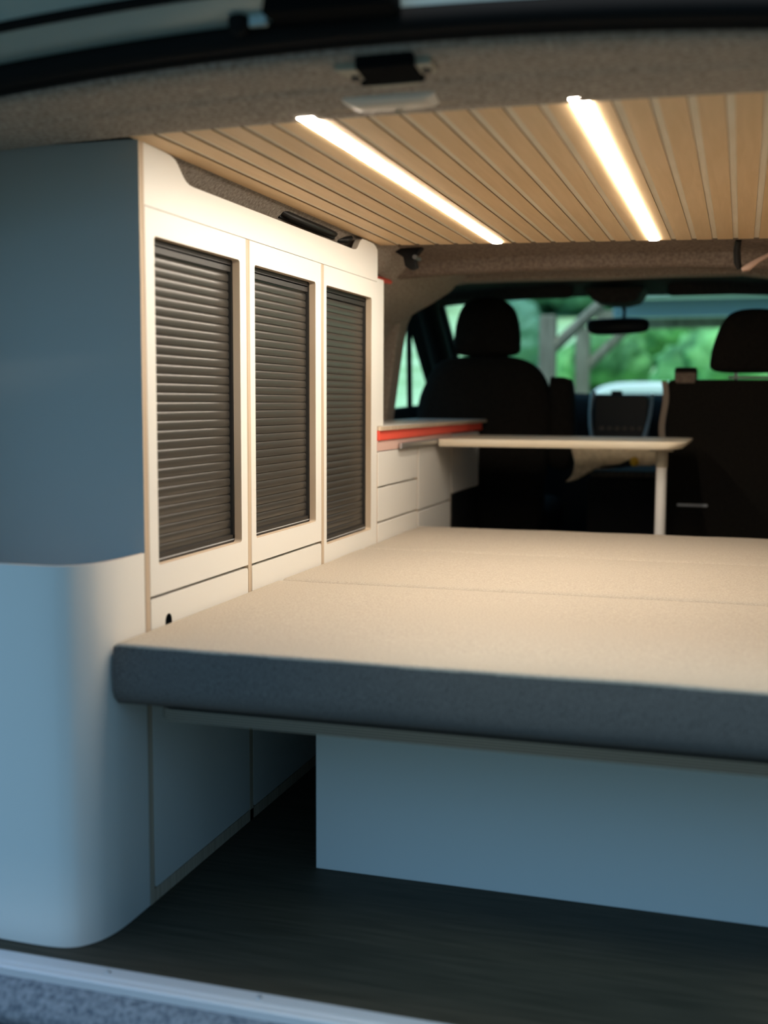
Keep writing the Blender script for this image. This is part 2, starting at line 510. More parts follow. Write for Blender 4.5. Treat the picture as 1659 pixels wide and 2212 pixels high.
# bulkhead arch at the door pillars (felt ring round the cab opening)
arch_in = [(-1.215, 0.0), (-1.200, 0.76), (-1.165, 1.01), (-1.148, 1.11), (-1.112, 1.182), (-1.045, 1.232), (-0.93, 1.249), (-0.70, 1.250), (XC, 1.247)]
arch_in = arch_in + [(mir(x), z) for x, z in arch_in[-2::-1]]
arch_out = [(-1.47, 0.0), (-1.47, 0.6), (-1.42, 1.15), (-1.33, 1.36), (XC, 1.36)]
arch_out = arch_out + [(mir(x), z) for x, z in arch_out[-2::-1]]
struct(obj('trim_7', prism(arch_out + arch_in[::-1], 'y', 3.90, 4.00), 'felt', bevel=0.008), 'felt covered door pillar arch behind the front seats')
# cab roof lining
struct(obj('ceiling_cab', loft([(3.99, 1.300), (4.3, 1.312), (4.6, 1.314), (4.85, 1.305), (5.0, 1.285)], -1.30, 0.36, 16, lambda x: -0.05 * abs(x - XC) ** 2.2, (0, 0, 0.04)), 'felt_dark', smooth=True),
       'dark roof lining over the front seats')

# --- cab doors with their windows
def cab_side(sx, n):
    X = lambda x: x if sx < 0 else mir(x)
    b = prism([(4.0, -0.3), (5.5, -0.3), (5.5, 0.80), (4.0, 0.76)], 'x', X(-1.46), X(-1.36))
    struct(obj('door_%d' % n, b, 'dash', bevel=0.01))
    ring = [(4.0, 0.74), (5.56, 0.78), (4.98, 1.36), (4.0, 1.36)]
    hole = [(4.06, 0.79), (5.36, 0.83), (5.20, 0.98), (4.90, 1.20), (4.84, 1.235), (4.76, 1.25), (4.06, 1.25)]
    struct(obj('trim_%d' % (8 + n), prism(ring, 'x', X(-1.40), X(-1.36), [hole]), 'dash'), 'dark cab door window frame')
    w = struct(obj('window_%d' % n, prism(hole, 'x', X(-1.384), X(-1.380)), 'glass'))
    obj('window_divider', tube([(X(-1.375), 4.83, 0.78), (X(-1.375), 4.80, 1.25)], 0.013, 8), 'rubber', w, smooth=True)
cab_side(-1, 1)
cab_side(1, 2)

# --- windscreen in its frame
def wsp(x, s, d=0.0):                    # s: 0 at the top edge, 1 at the bottom
    return Vector((x, 5.00 + 0.56 * s + 0.64 * d, 1.295 - 0.475 * s + 0.76 * d))
inner = [(-1.285, 0.10), (-1.280, 0.065), (-1.262, 0.040), (-1.23, 0.028), (XC - 0.3, 0.010), (XC, 0.008), (XC + 0.3, 0.010), (0.29, 0.028), (0.322, 0.040), (0.34, 0.065), (0.345, 0.10), (0.335, 1.0), (-1.275, 1.0)]
outer = [(-1.47, -0.12), (0.53, -0.12), (0.53, 1.12), (-1.47, 1.12)]
bm = bmesh.new()
for d in (0.0, 0.03):
    es = []
    for loop in (outer, inner):
        vs = [bm.verts.new(wsp(x, s, d)) for x, s in loop]
        es += [bm.edges.new((vs[i], vs[(i + 1) % len(vs)])) for i in range(len(vs))]
    bmesh.ops.triangle_fill(bm, use_beauty=True, edges=es)
for loop in (outer, inner):
    n = len(loop)
    for i in range(n):
        q = [wsp(*loop[i], 0.0), wsp(*loop[(i + 1) % n], 0.0), wsp(*loop[(i + 1) % n], 0.03), wsp(*loop[i], 0.03)]
        bm.faces.new([bm.verts.new(p) for p in q])
bmesh.ops.remove_doubles(bm, verts=bm.verts, dist=1e-5)
struct(obj('trim_11', bm, 'dash'), 'dark windscreen surround')
bm = bmesh.new()
for d in (0.012, 0.018):
    bm.faces.new([bm.verts.new(wsp(x, s, d)) for x, s in ((-1.40, -0.05), (0.46, -0.05), (0.46, 1.05), (-1.40, 1.05))])
struct(obj('window_3', bm, 'glass'))
# A pillars
for sx, n in ((-1, 12), (1, 13)):
    X = lambda x: x if sx < 0 else mir(x)
    b = tube([(X(-1.300), 4.76, 1.32), (X(-1.312), 4.93, 1.20), (X(-1.318), 5.20, 0.99), (X(-1.318), 5.42, 0.80)], [0.055, 0.050, 0.052, 0.06], 12)
    struct(obj('trim_%d' % n, b, 'dash', smooth=True), 'dark windscreen pillar trim')

# ================================================================== CABINETS
cab = thing('tall_cabinet', 'tall white cabinet with three dark roller shutters between pale plywood edges', 'cabinet', (XF - 0.2, 2.27, 0))
ZT = 1.146
DIV = [(1.650, 1.666), (2.060, 2.076), (2.474, 2.490), (2.880, 2.896)]
# end panel seen from behind: laminate faces, ply edge
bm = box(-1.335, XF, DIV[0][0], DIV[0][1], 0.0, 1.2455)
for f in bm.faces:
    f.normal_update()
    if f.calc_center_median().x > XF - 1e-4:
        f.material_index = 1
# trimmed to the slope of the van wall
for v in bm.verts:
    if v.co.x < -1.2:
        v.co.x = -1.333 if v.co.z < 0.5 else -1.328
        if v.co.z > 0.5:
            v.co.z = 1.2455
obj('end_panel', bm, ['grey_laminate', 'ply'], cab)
for k in (1, 2):
    obj('divider', box(-1.30, XF, DIV[k][0], DIV[k][1], 0.0, ZT), 'ply', cab)
bm = box(-1.22, XF - 0.016, DIV[3][0], DIV[3][1], 0.0, 1.20)
obj('front_end_panel', bm, 'laminate', cab)
# base rail
obj('base_rail', box(-0.940, XF, DIV[0][1], DIV[3][1], 0.0, 0.022), 'ply', cab)
obj('back_board', box(-1.20, -1.19, DIV[0][1], DIV[3][0], 0.05, 1.05), 'laminate', cab)
# fascia with the waved cut-out
pts = [(DIV[0][1], ZT + 0.0015), (DIV[3][1], ZT + 0.0015), (DIV[3][1], 1.228), (2.878, 1.236), (2.862, 1.2405)]
pts += [(2.80, 1.2415), (2.772, 1.2405), (2.757, 1.236), (2.744, 1.226), (2.733, 1.2155), (2.720, 1.209), (2.700, 1.2065)]
pts += [(1.842, 1.2045), (1.826, 1.2055), (1.814, 1.209), (1.804, 1.2145), (1.794, 1.2225), (1.784, 1.231), (1.774, 1.2375), (1.760, 1.2415), (1.74, 1.243), (DIV[0][1], 1.2445)]
obj('fascia', prism(pts, 'x', XF - 0.015, XF, cap=0, side=0), ['laminate', 'ply'], cab)
# shutter frames and shutters
SPEC = [(1.667, 2.059, 1.697, 2.030, 0.567, 1.103, 0.518), (2.077, 2.473, 2.100, 2.437, 0.566, 1.102, 0.518), (2.491, 2.895, 2.508, 2.845, 0.505, 1.102, 0.330)]
for (y0, y1, h0, h1, zb, zt, z0) in SPEC:
    fr = obj('shutter_frame', prism(rect(y0, y1, z0, ZT), 'x', XF - 0.015, XF, [rect(h0, h1, zb, zt, 0.006)], cap=0, side=0, hole_side=1), ['laminate', 'ply'], cab)
    # curtain of rounded slats
    pitch = 0.0161
    bm = bmesh.new()
    rows = []
    z = zb - 0.02
    ztop = zt - 0.020
    while z < ztop:
        for q, dx in ((0.00, -0.0020), (0.03, -0.0002), (0.30, 0.0006), (0.66, 0.0006), (0.80, 0.0000), (0.92, -0.0011), (0.985, -0.0022)):
            rows.append([(XF - 0.0225 + dx, y, z + q * pitch) for y in (h0 - 0.012, h1 + 0.012)])
        z += pitch
    sh = obj('roller_shutter', thick_grid(rows, (-0.006, 0, 0)), 'shutter', fr, smooth=True, angle=28)
    bm = box(XF - 0.028, XF - 0.017, h0 - 0.01, h1 + 0.01, zt - 0.022, zt - 0.012)
    box(XF - 0.029, XF - 0.0165, h0 - 0.01, h1 + 0.01, zt - 0.009, zt + 0.01, bm)
    box(XF - 0.0285, XF - 0.0162, h0 - 0.01, h1 + 0.01, zb - 0.01, zb + 0.014, bm)
    box(XF - 0.0285, XF - 0.0162, h1 - 0.004, h1 + 0.012, zb, zt, bm)
    obj('shutter_track', bm, 'shutter_dark', fr)
    obj('track_highlight', box(XF - 0.020, XF - 0.0155, h0, h1, zb + 0.004, zb + 0.0058), 'alu', fr)
    obj('inner_lining', box(XF - 0.050, XF - 0.040, y0 + 0.004, y1 - 0.004, zb - 0.03, zt + 0.03), 'shutter_dark', fr)
# lower doors
for (y0, y1), hole in (((1.668, 2.058), True), ((2.078, 2.472), False), ((2.492, 2.878), False)):
    z1 = 0.5125 if y0 < 2.4 else 0.326
    hs = [ell(1.728, 0.467, 0.0120, 0.0135)] if hole else []
    d = obj('lower_door', prism(rect(y0, y1, 0.024, z1, 0.006), 'x', XF - 0.015, XF, hs, cap=0, side=0, hole_side=2), ['laminate', 'ply', 'shutter_dark'], cab)
    if hole:
        obj('finger_hole_backing', box(XF - 0.03, XF - 0.016, 1.70, 1.76, 0.45, 0.50), 'shutter_dark', d)

# curved corner panel at the back
cv = [(-0.914, 1.6485), (-0.9141, 1.616), (-0.9146, 1.578), (-0.9172, 1.548), (-0.926, 1.515), (-0.944, 1.489), (-0.963, 1.478), (-0.985, 1.4735), (-1.02, 1.472), (-1.08, 1.473), (-1.20, 1.478), (-1.33, 1.487)]
def smooth_curve(p, n=5):
    out = []
    for i in range(len(p) - 1):
        a, b, c, d = p[max(i - 1, 0)], p[i], p[i + 1], p[min(i + 2, len(p) - 1)]
        for k in range(n):
            t = k / n
            out.append(tuple(0.5 * (2 * b[j] + (c[j] - a[j]) * t + (2 * a[j] - 5 * b[j] + 4 * c[j] - d[j]) * t * t + (3 * b[j] - a[j] - 3 * c[j] + d[j]) * t ** 3) for j in (0, 1)))
    return out + [p[-1]]
cs = smooth_curve(cv)
def offs(p, d):
    out = []
    for i in range(len(p)):
        a, b = p[max(i - 1, 0)], p[min(i + 1, len(p) - 1)]
        tx, ty = b[0] - a[0], b[1] - a[1]
        L = math.hypot(tx, ty)
        out.append((p[i][0] + ty / L * -d, p[i][1] + tx / L * d))
    return out
ins = offs(cs, -0.006)
if ins[-1][1] < cs[-1][1]:
    ins = offs(cs, 0.006)
cp = thing('corner_panel', 'tall rounded white panel wrapping the rear left corner below the grey end panel', 'panel', (-1.05, 1.55, 0))
bm = bmesh.new()
n = len(cs)
A = [[bm.verts.new((*p, z)) for p in cs] for z in (0.001, 0.593)]
B = [[bm.verts.new((*p, z)) for p in ins] for z in (0.001, 0.593)]
for i in range(n - 1):
    for L_, mi in ((A, 0), (B, 0)):
        bm.faces.new((L_[0][i], L_[0][i + 1], L_[1][i + 1], L_[1][i])).material_index = mi
    bm.faces.new((A[1][i], A[1][i + 1], B[1][i + 1], B[1][i])).material_index = 1
    bm.faces.new((A[0][i], A[0][i + 1], B[0][i + 1], B[0][i])).material_index = 1
for e in (0, n - 1):
    bm.faces.new((A[0][e], A[1][e], B[1][e], B[0][e])).material_index = 1
obj('curved_shell', bm, ['laminate', 'ply'], cp, smooth=True, angle=50)

# ------------------------------------------------------------------ kitchen block further forward
kit = thing('kitchen_block', 'low white drawer cabinet beyond the tall shuttered cabinet', 'cabinet', (XF - 0.2, 3.5, 0))
obj('carcass', box(-1.19, XF - 0.017, 2.902, 4.13, 0.0, 0.757), 'laminate', kit)
for y in (2.898, 3.299, 3.712):
    obj('divider', box(-1.0, XF - 0.0012, y, y + 0.007, 0.0, 0.70), 'ply', kit)
for z0, z1 in ((0.612, 0.704), (0.518, 0.607), (0.30, 0.5125)):
    obj('drawer_front', box(XF - 0.015, XF, 2.907, 3.297, z0, z1), 'laminate', kit, bevel=0.0015)
for z0, z1 in ((0.5145, 0.704), (0.30, 0.509)):
    obj('door', box(XF - 0.015, XF, 3.308, 3.709, z0, z1), 'laminate', kit, bevel=0.0015)
obj('front_panel', box(XF - 0.015, XF, 3.721, 4.132, 0.532, 0.728), 'laminate', kit, bevel=0.0015)
obj('black_panel', box(XF - 0.015, XF + 0.002, 3.721, 4.132, 0.02, 0.528), 'black', kit, bevel=0.002)
obj('rail_panel', box(XF - 0.015, XF, 2.902, 3.72, 0.7065, 0.7335), 'pink', kit)
obj('red_rail', box(XF - 0.015, XF + 0.004, 2.902, 4.17, 0.7340, 0.7608), 'red', kit, bevel=0.002)
tag(obj('worktop', prism(rect(-1.19, XF + 0.010, 2.901, 4.235, 0.01), 'z', 0.761, 0.7715, cap=0, side=1), ['laminate', 'ply']),
    'thin pale worktop above the red rail of the low cabinet', 'worktop')
tag(obj('table_rail', box(XF + 0.0045, XF + 0.014, 3.085, 3.98, 0.706, 0.722), 'steel', bevel=0.002),
    'narrow metal table rail under the red strip of the low cabinet', 'rail')
tag(obj('upright_panel', box(XF - 0.02, XF - 0.002, 2.897, 2.960, 0.772, 1.158), 'laminate', bevel=0.003),
    'narrow white upright board standing on the thin pale worktop', 'upright board')
sh = thing('ledge_strip', 'short black and red strip on the felt wall above the worktop', 'strip', (-1.02, 3.15, 1.17))
obj('red_edge', tube([(-0.985, 2.97, 1.168), (-1.00, 3.166, 1.184), (-1.002, 3.30, 1.188)], [0.009, 0.009, 0.006], 8), 'red', sh, smooth=True)
obj('black_edge', tube([(-0.99, 2.97, 1.182), (-1.005, 3.166, 1.199), (-1.006, 3.34, 1.203)], [0.010, 0.010, 0.006], 8), 'black', sh, smooth=True)

# ------------------------------------------------------------------ folding table
tb = thing('folding_table', 'pale folding table with one white leg, hung on the rail of the low cabinet', 'table', (-0.5, 3.7, 0))
def table_outline(ins):
    x0, x1, y0, y1 = -0.897, -0.148 - ins, 3.48 + ins * 0.25, 3.95 - ins * 0.25
    r = 0.055
    p = [(x0, y0)]
    for cx, cy, s in ((x1 - r, y0 + r, -90), (x1 - r, y1 - r, 0)):
        for i in range(9):
            t = math.radians(s + 90 * i / 8)
            p.append((cx + r * math.cos(t), cy + r * math.sin(t)))
    p.append((x0, y1))
    return p
bm = bmesh.new()
levels = [(0.026, 0.6985), (0.016, 0.701), (0.006, 0.709), (0.0, 0.7165), (0.0, 0.7215)]
R = [[bm.verts.new((*p, z)) for p in table_outline(i)] for i, z in levels]
for a, b in zip(R, R[1:]):
    for i in range(len(a)):
        j = (i + 1) % len(a)
        bm.faces.new((a[i], a[j], b[j], b[i]))
bm.faces.new(R[0][::-1])
bm.faces.new(R[-1])
obj('table_top', bm, 'table', tb, smooth=True, angle=30)
lg = obj('leg', tube([(-0.2275, 3.62, 0.0), (-0.2275, 3.62, 0.648)], 0.0165, 20), 'leg_white', tb, smooth=True)
obj('leg_collar', tube([(-0.2275, 3.62, 0.640), (-0.2275, 3.62, 0.690)], 0.0185, 20), 'putty', lg, smooth=True)
obj('leg_mount', box(-0.262, -0.193, 3.585, 3.655, 0.688, 0.6990), 'putty', lg, bevel=0.003)

# ================================================================== BED
bx = thing('bed_box', 'white box carrying the bed above the dark floor', 'bed box', (-0.2, 2.2, 0))
obj('front_panel', box(-0.706, 0.30, 1.88, 1.896, 0.0, 0.3495), 'laminate', bx, bevel=0.0012)
obj('side_panel', box(-0.706, -0.690, 1.8965, 2.75, 0.0, 0.3495), 'laminate', bx, bevel=0.0012)
obj('back_panel', box(-0.706, 0.30, 2.7505, 2.766, 0.0, 0.3495), 'laminate', bx)
pl = [(-0.845 + 0.03 * (1 - math.cos(t)), 1.552 + 0.03 * (1 - math.sin(t))) for t in [math.pi / 2 * i / 6 for i in range(7)]]
pts = [(-0.845, 3.25)] + pl + [(0.31, 1.552), (0.31, 3.25)]
tag(obj('bed_board', prism(pts, 'z', 0.350, 0.3685, cap=0, side=0), 'ply_z'), 'layered plywood board under the bed cushions', 'bed board')

def cushion(y0, y1, label, front):
    x0, x1, z0, z1 = -0.9125, 0.325, 0.3695, 0.466
    ny, nx = 28, 44
    t = tag(bpy.data.objects.new('bed_cushion', None), label, 'cushion', 'cushions of the bed')
    t.location = ((x0 + x1) / 2, (y0 + y1) / 2, z0)
    COL.objects.link(t)
    def ztop(u, v, x, y):
        e = min(u, 1 - u) * (x1 - x0)
        g = min(v, 1 - v) * (y1 - y0)
        z = z1
        for d, r in ((e, 0.008), (g, 0.005 if (front and v < 0.5) else 0.016)):
            if d < r:
                z -= r - math.sqrt(max(0, r * r - (r - d) ** 2))
        z += 0.0035 * math.sin(math.pi * u) ** 0.7 * math.sin(math.pi * v) ** 0.7
        z += 0.0016 * mnoise.noise(Vector((x * 6, y * 6, 1.3)))
        return z
    def samp(n):
        s = [0, 0.0008, 0.002, 0.004, 0.0075, 0.014] + [0.03 + 0.94 * i / n for i in range(n + 1)] + [0.986, 0.9925, 0.996, 0.998, 0.9992, 1]
        return s
    rows = []
    for v in samp(ny):
        y = y0 + (y1 - y0) * v
        rows.append([(x0 + (x1 - x0) * u, y, ztop(u, v, x0 + (x1 - x0) * u, y)) for u in samp(nx)])
    obj('top_cover', grid(rows), 'cushion', t, smooth=True, angle=80)
    # border running round the four sides, slightly bulged
    loop = []
    n = 40
    loop += [(x0 + (x1 - x0) * i / n, y0, 0, -1) for i in range(n)]
    loop += [(x1, y0 + (y1 - y0) * i / n, 1, 0) for i in range(n)]
    loop += [(x1 - (x1 - x0) * i / n, y1, 0, 1) for i in range(n)]
    loop += [(x0, y1 - (y1 - y0) * i / n, -1, 0) for i in range(n)]
    bm = bmesh.new()
    ring = []
    for k in range(9):
        s = k / 8
        zz = z0 + (z1 - (0.0045 if front else 0.0105) - z0) * s
        bulge = 0.0045 * math.sin(math.pi * s) - (0.012 * max(0, 0.18 - s) / 0.18) - 0.0002
        rr = []
        for (x, y, nx_, ny_) in loop:
            b = bulge if front and ny_ < 0 else min(bulge, 0.0) - 0.0008
            w = 0.0012 * mnoise.noise(Vector((x * 9, zz * 30, y * 9)))
            if not (front and ny_ < 0):
                w = 0
            rr.append(bm.verts.new((x + nx_ * (b + w), y + ny_ * (b + w), zz)))
        ring.append(rr)
    for a, b in zip(ring, ring[1:]):
        for i in range(len(a)):
            j = (i + 1) % len(a)
            bm.faces.new((a[i], a[j], b[j], b[i]))
    bm.faces.new(ring[0][::-1])
    obj('side_border', bm, 'cushion_side', t, smooth=True, angle=70)
cushion(1.545, 2.2175, 'wide beige bed cushion at the front with a slate coloured side, nearest the opening', True)
cushion(2.220, 2.762, 'middle beige bed cushion between two seams', False)
cushion(2.764, 3.318, 'far beige bed cushion ending below the folding table', False)

# ================================================================== CEILING FITTINGS
def led(x, label):
    y0, y1 = 1.585, yfar(x) - 0.012
    t = thing('led_strip', label, 'light strip', (x, (y0 + y1) / 2, 1.245), 'lit strips in the slatted ceiling')
    bm = bmesh.new()
    r = 0.0118
    pr = []
    out = [(x - r, y0), (x + r, y0)]
    for i in range(9):
        a = math.pi * i / 8
        out.append((x + r * math.cos(a), y1 - r + r * math.sin(a)))
    obj('diffuser', prism(out, 'z', 1.2421, 1.2446), 'led', t)
    obj('channel', box(x - 0.0130, x + 0.0130, y0, y1, 1.2448, 1.2470), 'alu', t)
led(LEDX[0], 'glowing white light strip in the slatted ceiling, nearer the tall cabinet')
led(LEDX[1], 'glowing white light strip in the slatted ceiling, farther from the tall cabinet')

dl = thing('dome_light', 'small pale plastic dome lamp under the felt beam', 'lamp', (-0.465, 1.55, 1.25))
def dome_rows(x0, x1, y0, y1, ztop, depth, n=14):
    rows = []
    for j in range(n + 1):
        v = j / n
        row = []
        for i in range(n * 2 + 1):
            u = i / (n * 2)
            a, b = abs(2 * u - 1), abs(2 * v - 1)
            h = max(0, 1 - a ** 8) ** 0.5 * max(0, 1 - b ** 5) ** 0.5
            x = x0 + (x1 - x0) * u
            y = y0 + (y1 - y0) * v
            row.append((x, y, ztop - depth * h + 0.006 * (0.5 - v) * 0))
        rows.append(row)
    return rows
obj('housing', thick_grid(dome_rows(-0.540, -0.400, 1.525, 1.582, 1.2565, 0.0155), (0, 0, 0.004)), 'white_plastic', dl, smooth=True, angle=60)
obj('lens', thick_grid(dome_rows(-0.527, -0.413, 1.533, 1.574, 1.2435, 0.0045), (0, 0, 0.003)), 'lens', dl, smooth=True, angle=60)
obj('clip', box(-0.474, -0.462, 1.579, 1.586, 1.2385, 1.2455), 'putty', dl, bevel=0.001)

lt = thing('latch_striker', 'black tailgate latch recess with two bolted beige ears in the felt beam', 'latch', (-0.445, 1.44, 1.265))
def slab(pts, z0, z1, tilt):
    b = prism(pts, 'z', z0, z1)
    for v in b.verts:
        v.co.z += (1.50 - v.co.y) * tilt
    return b
obj('ear', slab([(-0.508, 1.420), (-0.472, 1.420), (-0.472, 1.462), (-0.494, 1.462)], 1.2475, 1.264, 0.10), 'putty', lt, bevel=0.002)
obj('ear', slab([(-0.402, 1.419), (-0.380, 1.419), (-0.380, 1.452), (-0.402, 1.452)], 1.2465, 1.264, 0.10), 'putty', lt, bevel=0.002)
obj('recess', slab([(-0.476, 1.408), (-0.400, 1.408), (-0.400, 1.470), (-0.486, 1.470), (-0.486, 1.460), (-0.476, 1.455)], 1.2435, 1.260, 0.10), 'void', lt, bevel=0.003)  # solid black block standing in for the shade inside the hollow
obj('lip', slab([(-0.480, 1.471), (-0.408, 1.471), (-0.410, 1.480), (-0.476, 1.480)], 1.2440, 1.258, 0.10), 'putty', lt, bevel=0.002)
for x, y in ((-0.487, 1.447), (-0.390, 1.438)):
    bm = bmesh.new()
    bmesh.ops.create_cone(bm, cap_ends=True, segments=16, radius1=0.0062, radius2=0.0062, depth=0.006, matrix=Matrix.Translation((x, y, 1.2470 + (1.50 - y) * 0.10)))
    obj('bolt', bm, 'black', lt)

gh = thing('grab_handle', 'long black grab handle on the felt wall above the white cabinet', 'handle', (-0.955, 2.48, 1.24))
obj('bar', tube([(-0.950, 2.325, 1.240), (-0.940, 2.35, 1.2335), (-0.938, 2.44, 1.2325), (-0.938, 2.58, 1.2325), (-0.948, 2.66, 1.238)], [0.008, 0.0085, 0.0085, 0.0085, 0.007], 10), 'black', gh, smooth=True)
obj('base_plate', box(-0.965, -0.950, 2.32, 2.67, 1.226, 1.244), 'black', gh, bevel=0.003)
tag(obj('coat_hook', tube([(-0.955, 2.70, 1.229), (-0.942, 2.725, 1.233), (-0.938, 2.745, 1.240), (-0.938, 2.75, 1.2455)], [0.004, 0.009, 0.008, 0.002], 10), 'black', smooth=True),
    'small black coat hook on the felt wall beside the long grab handle', 'hook')

br = thing('roof_bracket', 'black metal bracket hanging at the far left ceiling corner', 'bracket', (-0.89, 3.12, 1.24))
obj('plate', prism([(-0.95, 1.262), (-0.85, 1.258), (-0.872, 1.232), (-0.865, 1.205), (-0.882, 1.198), (-0.900, 1.21), (-0.905, 1.235)], 'y', 3.10, 3.125), 'black', br, bevel=0.003)
obj('pin', tube([(-0.868, 3.085, 1.232), (-0.868, 3.135, 1.232)], 0.006, 10), 'steel', br, smooth=True)
tag(obj('roof_strap', tube([(-0.020, 3.15, 1.256), (-0.024, 3.18, 1.235), (-0.022, 3.20, 1.205), (-0.016, 3.205, 1.188)], [0.008, 0.009, 0.010, 0.007], 10), 'black', smooth=True),
    'short black strap hanging from the roof in front of the slatted ceiling', 'strap')
tag(obj('roof_lever', tube([(-0.010, 3.20, 1.184), (0.005, 3.20, 1.190), (0.030, 3.20, 1.207), (0.070, 3.20, 1.228), (0.13, 3.20, 1.25)], [0.006, 0.010, 0.007, 0.005, 0.005], 10), 'handle_pink', smooth=True),
    'pale beige lever beside the hanging black strap', 'lever')

# ================================================================== OPEN TAILGATE
tg = thing('tailgate', 'open painted tailgate raised above the felt beam', 'tailgate', (XC, 1.28, 1.32))
def tail_rows(xl):
    rows = []
    for q_ in (0.0, 0.03, 0.10, 0.35, 0.7, 1.1):
        row = []
        for x in xl:
            q = seal_pt(x, -0.078, 0.036)
            row.append((q[0], q[1] - q_ * 0.93, q[2] + q_ * 0.40 + 0.02 * math.sin(min(q_, 0.1) / 0.1 * math.pi / 2)))
        rows.append(row)
    return rows
obj('panel', thick_grid(tail_rows(xa), (0, 0.01, 0.035)), 'paint', tg, smooth=True, angle=50)
obj('window_pane', thick_grid(tail_rows([-0.3995] + [x for x in xs if x > -0.38]), (0, 0.0, 0.005)), 'tail_glass', tg, smooth=True, angle=50)
obj('gap_seal', tube([seal_pt(x, -0.070, 0.032) for x in xa], 0.007, 8), 'rubber', tg, smooth=True)
hb = thing('hinge_cover', 'black cable cover between tailgate and felt beam', 'cover', (-0.465, 1.33, 1.30))
obj('body', prism([(-0.553, 1.290), (-0.548, 1.314), (-0.395, 1.318), (-0.393, 1.288)], 'y', 1.290, 1.338), 'void', hb, bevel=0.004)
tag(obj('rubber_buffer', sphere((-0.594, 1.322, 1.293), 0.0135, (1, 0.8, 1.15)), 'rubber', smooth=True), 'round black rubber buffer on the painted flange', 'buffer')
tag(obj('buffer_plate', box(-0.580, -0.556, 1.318, 1.326, 1.286, 1.308), 'paint', bevel=0.002), 'small pale plate between rubber buffer and black cable cover', 'plate')

# ================================================================== CAB
def rounded(pts, n=4):
    return smooth_closed(pts, n)
def smooth_closed(p, n=4):
    out = []
    m = len(p)
    for i in range(m):
        a, b, c, d = p[(i - 1) % m], p[i], p[(i + 1) % m], p[(i + 2) % m]
        for k in range(n):
            t = k / n
            out.append(tuple(0.5 * (2 * b[j] + (c[j] - a[j]) * t + (2 * a[j] - 5 * b[j] + 4 * c[j] - d[j]) * t * t + (3 * b[j] - a[j] - 3 * c[j] + d[j]) * t ** 3) for j in (0, 1)))
    return out

def pillow(outline, y0, y1, lean=0.0, zref=0.0, steps=7):
    """upholstered slab: outline in x/z, rounded off front and back"""
    bm = bmesh.new()
    cx = sum(p[0] for p in outline) / len(outline)
    cz = sum(p[1] for p in outline) / len(outline)
    L = []
    for k in range(steps + 1):
        s = k / steps
        e = math.sqrt(max(0, 1 - (2 * s - 1) ** 4))
        f = 0.80 + 0.20 * e
        y = y0 + (y1 - y0) * s
        L.append([bm.verts.new((cx + (x - cx) * f, y + lean * (z - zref), cz + (z - cz) * f)) for x, z in outline])
    for a, b in zip(L, L[1:]):
        for i in range(len(a)):
            j = (i + 1) % len(a)
            bm.faces.new((a[i], a[j], b[j], b[i]))
    for ring, rv in ((L[0], True), (L[-1], False)):
        y = sum(v.co.y for v in ring) / len(ring)
        c = bm.verts.new((cx, y + (-0.012 if rv else 0.012), cz))
        for i in range(len(ring)):
            bm.faces.new((ring[i], ring[(i + 1) % len(ring)], c))
    return bm

ds = thing('driver_seat', 'black driver seat with tall rounded headrest seen from behind', 'seat', (-0.94, 4.5, 0))
head = smooth_closed([(-1.058, 1.018), (-0.94, 1.010), (-0.832, 1.018), (-0.818, 1.06), (-0.825, 1.14), (-0.850, 1.20), (-0.905, 1.232), (-0.985, 1.232), (-1.035, 1.205), (-1.062, 1.14), (-1.070, 1.06)])
obj('headrest', pillow(head, 4.35, 4.46), 'seat', ds, smooth=True, angle=60)
back = smooth_closed([(-1.17, 0.34), (-0.95, 0.32), (-0.73, 0.34), (-0.695, 0.55), (-0.682, 0.80), (-0.700, 0.90), (-0.748, 0.972), (-0.83, 1.006), (-0.94, 1.010), (-1.05, 1.006), (-1.125, 0.982), (-1.175, 0.90), (-1.200, 0.80), (-1.20, 0.55)])
obj('backrest', pillow(back, 4.30, 4.44, 0.12, 1.0), 'seat', ds, smooth=True, angle=60)
for x in (-0.98, -0.90):
    obj('headrest_post', tube([(x, 4.40, 0.99), (x, 4.40, 1.03)], 0.006, 8), 'steel', ds, smooth=True)
obj('seat_cushion', box(-1.20, -0.70, 4.35, 4.85, 0.30, 0.45), 'seat', ds, bevel=0.05, seg=4)
obj('seat_base', box(-1.16, -0.74, 4.34, 4.78, 0.0, 0.30), 'black', ds, bevel=0.01)
arm = smooth_closed([(-0.688, 0.60), (-0.60, 0.60), (-0.592, 0.75), (-0.604, 0.90), (-0.625, 0.926), (-0.668, 0.930), (-0.688, 0.915), (-0.692, 0.75)])
obj('armrest', pillow(arm, 4.30, 4.40), 'seat', ds, smooth=True, angle=60)

ps = thing('passenger_seat', 'black double passenger seat with headrest at the right edge', 'seat', (0.05, 4.25, 0))
head = smooth_closed([(-0.092, 0.945), (0.03, 0.938), (0.150, 0.945), (0.166, 0.99), (0.158, 1.07), (0.130, 1.125), (0.080, 1.150), (-0.010, 1.150), (-0.058, 1.125), (-0.086, 1.07), (-0.106, 0.99)])
obj('headrest', pillow(head, 4.08, 4.19), 'seat', ps, smooth=True, angle=60)
back = [(-0.243, 0.30), (0.37, 0.30), (0.37, 0.905), (0.36, 0.915), (-0.232, 0.915), (-0.243, 0.905)]
obj('backrest', prism(back, 'y', 4.08, 4.22), 'seat', ps, bevel=0.025, seg=4)
obj('belt_guide', box(-0.222, -0.148, 4.085, 4.15, 0.875, 0.957), 'seat', ps, bevel=0.008)
obj('belt_guide_cap', box(-0.220, -0.150, 4.079, 4.10, 0.900, 0.940), 'felt_brown', ps, bevel=0.006)
for x in (-0.02, 0.09):
    obj('headrest_post', tube([(x, 4.13, 0.90), (x, 4.13, 0.96)], 0.006, 8), 'steel', ps, smooth=True)
